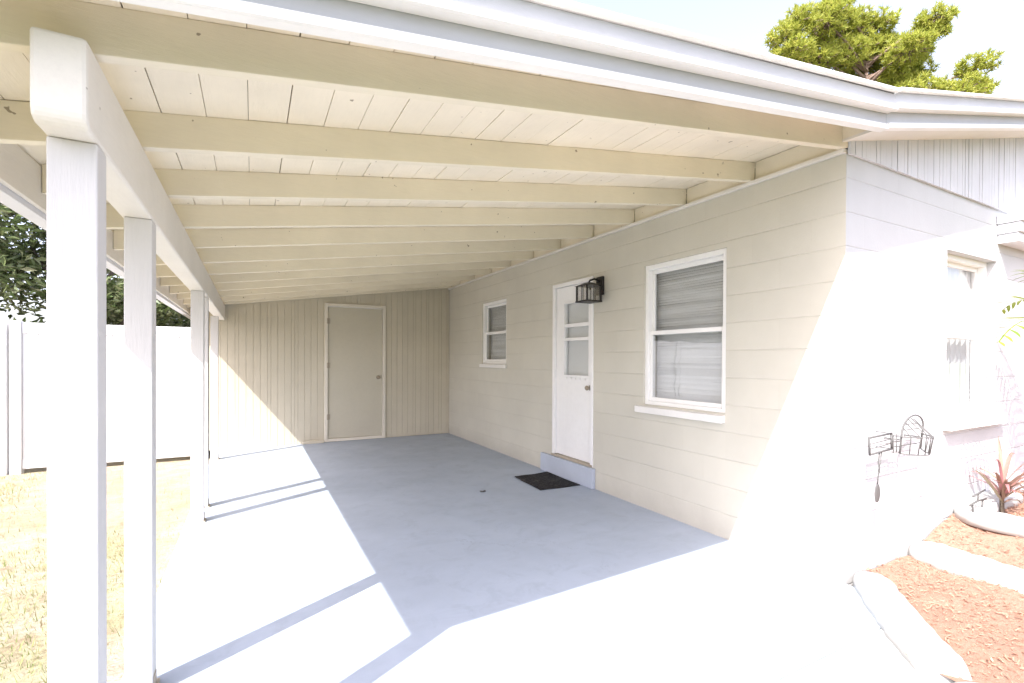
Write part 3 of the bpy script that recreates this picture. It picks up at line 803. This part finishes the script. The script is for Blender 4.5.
# ------------------------------------------------------------------ trees
def leaf_cloud(clumps, per, size, rnd):
    V = []; Fc = []
    for (c, r_) in clumps:
        for _ in range(per):
            d_ = Vector((rnd.gauss(0, 1), rnd.gauss(0, 1), rnd.gauss(0, 1))).normalized() * r_ * (rnd.random() ** .45)
            p = c + Vector((d_.x, d_.y, d_.z * .75))
            a = Vector((rnd.gauss(0, 1), rnd.gauss(0, 1), rnd.gauss(0, .6))).normalized(); b = a.cross(Vector((rnd.gauss(0, 1), rnd.gauss(0, 1), rnd.gauss(0, 1)))).normalized()
            L = size * rnd.uniform(.6, 1.25); w_ = L * .36; b0 = len(V); n_ = a.cross(b) * L * .15
            V += [tuple(p - a * L * .5), tuple(p + b * w_ * .5 + n_), tuple(p + a * L * .5), tuple(p - b * w_ * .5 + n_)]
            Fc.append((b0, b0 + 1, b0 + 2, b0 + 3))
    return V, Fc
def broad_tree(x, y, h, rad, label, seed, zlow):
    rnd = random.Random(seed)
    t = thing('tree', label, 'tree', (x, y, -.05), 'leafy trees behind the white fence')
    tr = MB(); tr.tube([(x, y, -.2), (x + .05, y, h * .25), (x - .05, y + .1, h * .5), (x, y, h * .8)], [.20, .16, .11, .03], 10)
    cl = []
    for k in range(44):
        an = rnd.uniform(0, 6.28); rr = rad * math.sqrt(rnd.random()); z = rnd.uniform(zlow, h)
        f = 1 - abs((z - (zlow + h) / 2) / (h - zlow)) * .9
        c = Vector((x + math.cos(an) * rr * f, y + math.sin(an) * rr * f, z)); cl.append((c, rnd.uniform(.35, .75)))
        if k % 3 == 0: tr.tube([(x, y, z * .5), tuple((c + Vector((x, y, z * .6))) / 2), tuple(c)], [.06, .04, .012], 6)
    tr.build('trunk', 'bark', t, 0, True)
    V, Fc = leaf_cloud(cl, 300, .16, rnd)
    raw('crown', V, Fc, 'leafdark', t)
broad_tree(-4.6, 10.6, 5.6, 1.7, 'broad dark green tree rising over the fence at the left edge', 3, 1.2)
broad_tree(-2.6, 10.9, 5.2, 1.5, 'dense green tree seen between the first and second carport posts', 5, 1.0)
broad_tree(-1.75, 13.4, 4.6, 1.4, 'lower green tree seen past the second carport post', 8, .8)
broad_tree(-7.2, 11.6, 6.0, 2.0, 'big dark tree standing off beyond the far left fence', 11, 1.0)

def pine(x, y, zc):
    rnd = random.Random(21)
    t = thing('pine_tree', 'tall pine with bright yellow-green needle clumps rising behind the roof', 'pine tree', (x, y, -.05))
    tr = MB(); tr.tube([(x, y, -.2), (x + .1, y, 4), (x - .1, y + .1, 8), (x, y, zc + .9)], [.28, .24, .16, .04], 12)
    fx = Vector((.88, -.47, 0))      # across the view
    fd = Vector((.47, .88, 0))
    V = []; Fc = []
    limbs = []
    # (across, up, radius) of the needle pads
    pads = [(-2.7, .5, .6), (-2.2, .9, .7), (-1.7, 1.3, .7), (-1.2, 1.5, .75), (-.6, 1.8, .75), (0, 2.1, .6), (.5, 1.8, .6), (-1.6, .4, .8), (-.8, .8, .85), (0, 1.1, .85), (.6, .9, .7), (-2.6, -.2, .7), (.2, .2, .8),
            (1.2, 1.2, .6), (1.7, 1.4, .55), (2.2, 1.65, .5), (2.6, 1.75, .45), (2.7, 1.25, .35), (1.7, .9, .5), (.9, 1.3, .6), (.9, .5, .7), (1.4, .55, .6), (2.2, .5, .55), (-2.9, 1.0, .55), (-2.5, 1.5, .5), (-1.9, 1.9, .55), (-1.1, 2.2, .55),
            (1.0, .1, .7), (1.7, .1, .65), (2.3, 0, .65), (2.9, -.15, .55), (3.4, -.4, .5), (3.8, -.6, .35),
            (-1.8, -.7, .9), (-.8, -.5, .9), (.2, -.8, 1.0), (1.4, -.8, .9), (2.4, -1.0, .8), (0, -2.0, 1.3), (-1.5, -1.9, 1.1), (1.6, -2.2, 1.1)]
    for (u, v, r_) in pads:
        u -= .25; v += .12
        c = Vector((x, y, zc)) + fx * u + fd * rnd.uniform(-1.1, 1.1) + Vector((0, 0, v))
        st = Vector((x, y, c.z - .5 - abs(u) * .25))
        mid = (st + c) / 2 + Vector((0, 0, .1)); tr.tube([tuple(st), tuple(mid), tuple(c)], [.06, .035, .012], 6)
        nt_ = int(240 * r_ * r_) + 24
        for _ in range(nt_):
            d_ = Vector((rnd.gauss(0, 1), rnd.gauss(0, 1), rnd.gauss(0, .8))).normalized()
            p = c + Vector((d_.x, d_.y, d_.z * .62)) * r_ * rnd.random() ** .4
            ax = (d_ * .5 + Vector((rnd.gauss(0, .25), rnd.gauss(0, .25), 1))).normalized()
            if rnd.random() < .25: tr.tube([tuple(c.lerp(p, .2)), tuple(p)], [.018, .008], 4)
            for _k in range(22):
                q = (ax * rnd.uniform(.1, 1) + Vector((rnd.gauss(0, 1), rnd.gauss(0, 1), rnd.gauss(0, 1))).normalized() * .75).normalized()
                L = rnd.uniform(.09, .20); s = q.cross(Vector((rnd.gauss(0, 1), rnd.gauss(0, 1), rnd.gauss(0, 1)))).normalized() * .014
                b0 = len(V); V += [tuple(p - s), tuple(p + s), tuple(p + q * L + s * .4), tuple(p + q * L - s * .4)]; Fc.append((b0, b0 + 1, b0 + 2, b0 + 3))
    tr.build('trunk', 'pinebark', t, 0, True)
    raw('crown', V, Fc, 'needles', t)
pine(18.0, 8.6, 10.55)

# ------------------------------------------------------------------ lawn blades
V = []; Fc = []
rnd = random.Random(4)
while len(Fc) < 42000:
    x, y = rnd.uniform(-5.5, -.52), rnd.uniform(1.0, 8.5)
    dn = mathutils.noise.noise(Vector((x * 1.3, y * 1.3, 3))) + .55 * mathutils.noise.noise(Vector((x * 4, y * 4, 7)))
    if dn < rnd.uniform(-.45, .5) or (x > -.62 - .25 * rnd.random() and rnd.random() < .8): continue
    if y > 5.2 + .5 * dn and x > -2.2 and rnd.random() < .85: continue      # bare soil near the fence
    h_ = rnd.uniform(.015, .075) * (1 if rnd.random() < .4 else .5); an = rnd.uniform(0, 6.28); w_ = rnd.uniform(.0015, .0035); le = rnd.uniform(.2, 1.3) * h_
    dx, dy = math.cos(an), math.sin(an); b0 = len(V); bx, by = math.cos(an + 1.2) * le, math.sin(an + 1.2) * le; z = -.135
    V += [(x - dx * w_, y - dy * w_, z), (x + dx * w_, y + dy * w_, z), (x + bx, y + by, z + h_ + .005)]; Fc.append((b0, b0 + 1, b0 + 2))
tag(raw('grass', V, Fc, 'grass'), kind='stuff')

# ------------------------------------------------------------------ light
D = Vector((1, .547, -1.25)).normalized()
sl = bpy.data.lights.new('sun', 'SUN'); sl.energy = 3.0; sl.angle = R(.5); sl.color = (1, .975, .945)
so = bpy.data.objects.new('sun', sl); COL.objects.link(so); so.location = (-10, -5, 14)
so.rotation_euler = D.to_track_quat('-Z', 'Y').to_euler()
w = bpy.data.worlds.new('World'); S.world = w; w.use_nodes = True
nt = w.node_tree; bg = nt.nodes['Background']; sk = nt.nodes.new('ShaderNodeTexSky'); sk.sky_type = 'NISHITA'; sk.sun_disc = False
sk.sun_elevation = math.asin(-D.z); sk.sun_rotation = math.atan2(-D.x, -D.y) % (2 * math.pi)
sk.air_density = 1.0; sk.dust_density = 3.0; sk.ozone_density = 1.0
hs = nt.nodes.new('ShaderNodeHueSaturation'); hs.inputs['Saturation'].default_value = .56   # thin bright overcast veil over the blue
nt.links.new(sk.outputs[0], hs.inputs['Color'])
tn = nt.nodes.new('ShaderNodeMix'); tn.data_type = 'RGBA'; tn.blend_type = 'MULTIPLY'; tn.inputs[0].default_value = 1; tn.inputs[7].default_value = (1.0, .955, 1.035, 1)
nt.links.new(hs.outputs[0], tn.inputs[6]); nt.links.new(tn.outputs[2], bg.inputs[0]); bg.inputs[1].default_value = .15

# ------------------------------------------------------------------ camera
cam = bpy.data.cameras.new('camera'); co = bpy.data.objects.new('camera', cam); COL.objects.link(co); S.camera = co
yaw, pit, rol = R(28.3216), R(-.3718), R(.2434)
fwd = Vector((math.sin(yaw) * math.cos(pit), math.cos(yaw) * math.cos(pit), math.sin(pit)))
rt = Vector((math.cos(yaw), -math.sin(yaw), 0)); up = rt.cross(fwd)
r2 = rt * math.cos(rol) + up * math.sin(rol); u2 = up * math.cos(rol) - rt * math.sin(rol)
mtx = Matrix((r2, u2, -fwd)).transposed().to_4x4(); mtx.translation = (0, 0, 1.40)
co.matrix_world = mtx
cam.sensor_width = 36; cam.lens = 482.14 / 1024 * 36; cam.shift_y = (362.1 - 341.5) / 1024; cam.clip_start = .05; cam.clip_end = 2000

S.view_settings.view_transform = 'Standard'; S.view_settings.look = 'None'; S.view_settings.exposure = 1.83; S.view_settings.gamma = 1
S.view_settings.use_curve_mapping = False
S.cycles.use_denoising = True; S.cycles.max_bounces = 14; S.cycles.diffuse_bounces = 5; S.cycles.transparent_max_bounces = 16
S.cycles.sample_clamp_indirect = 20
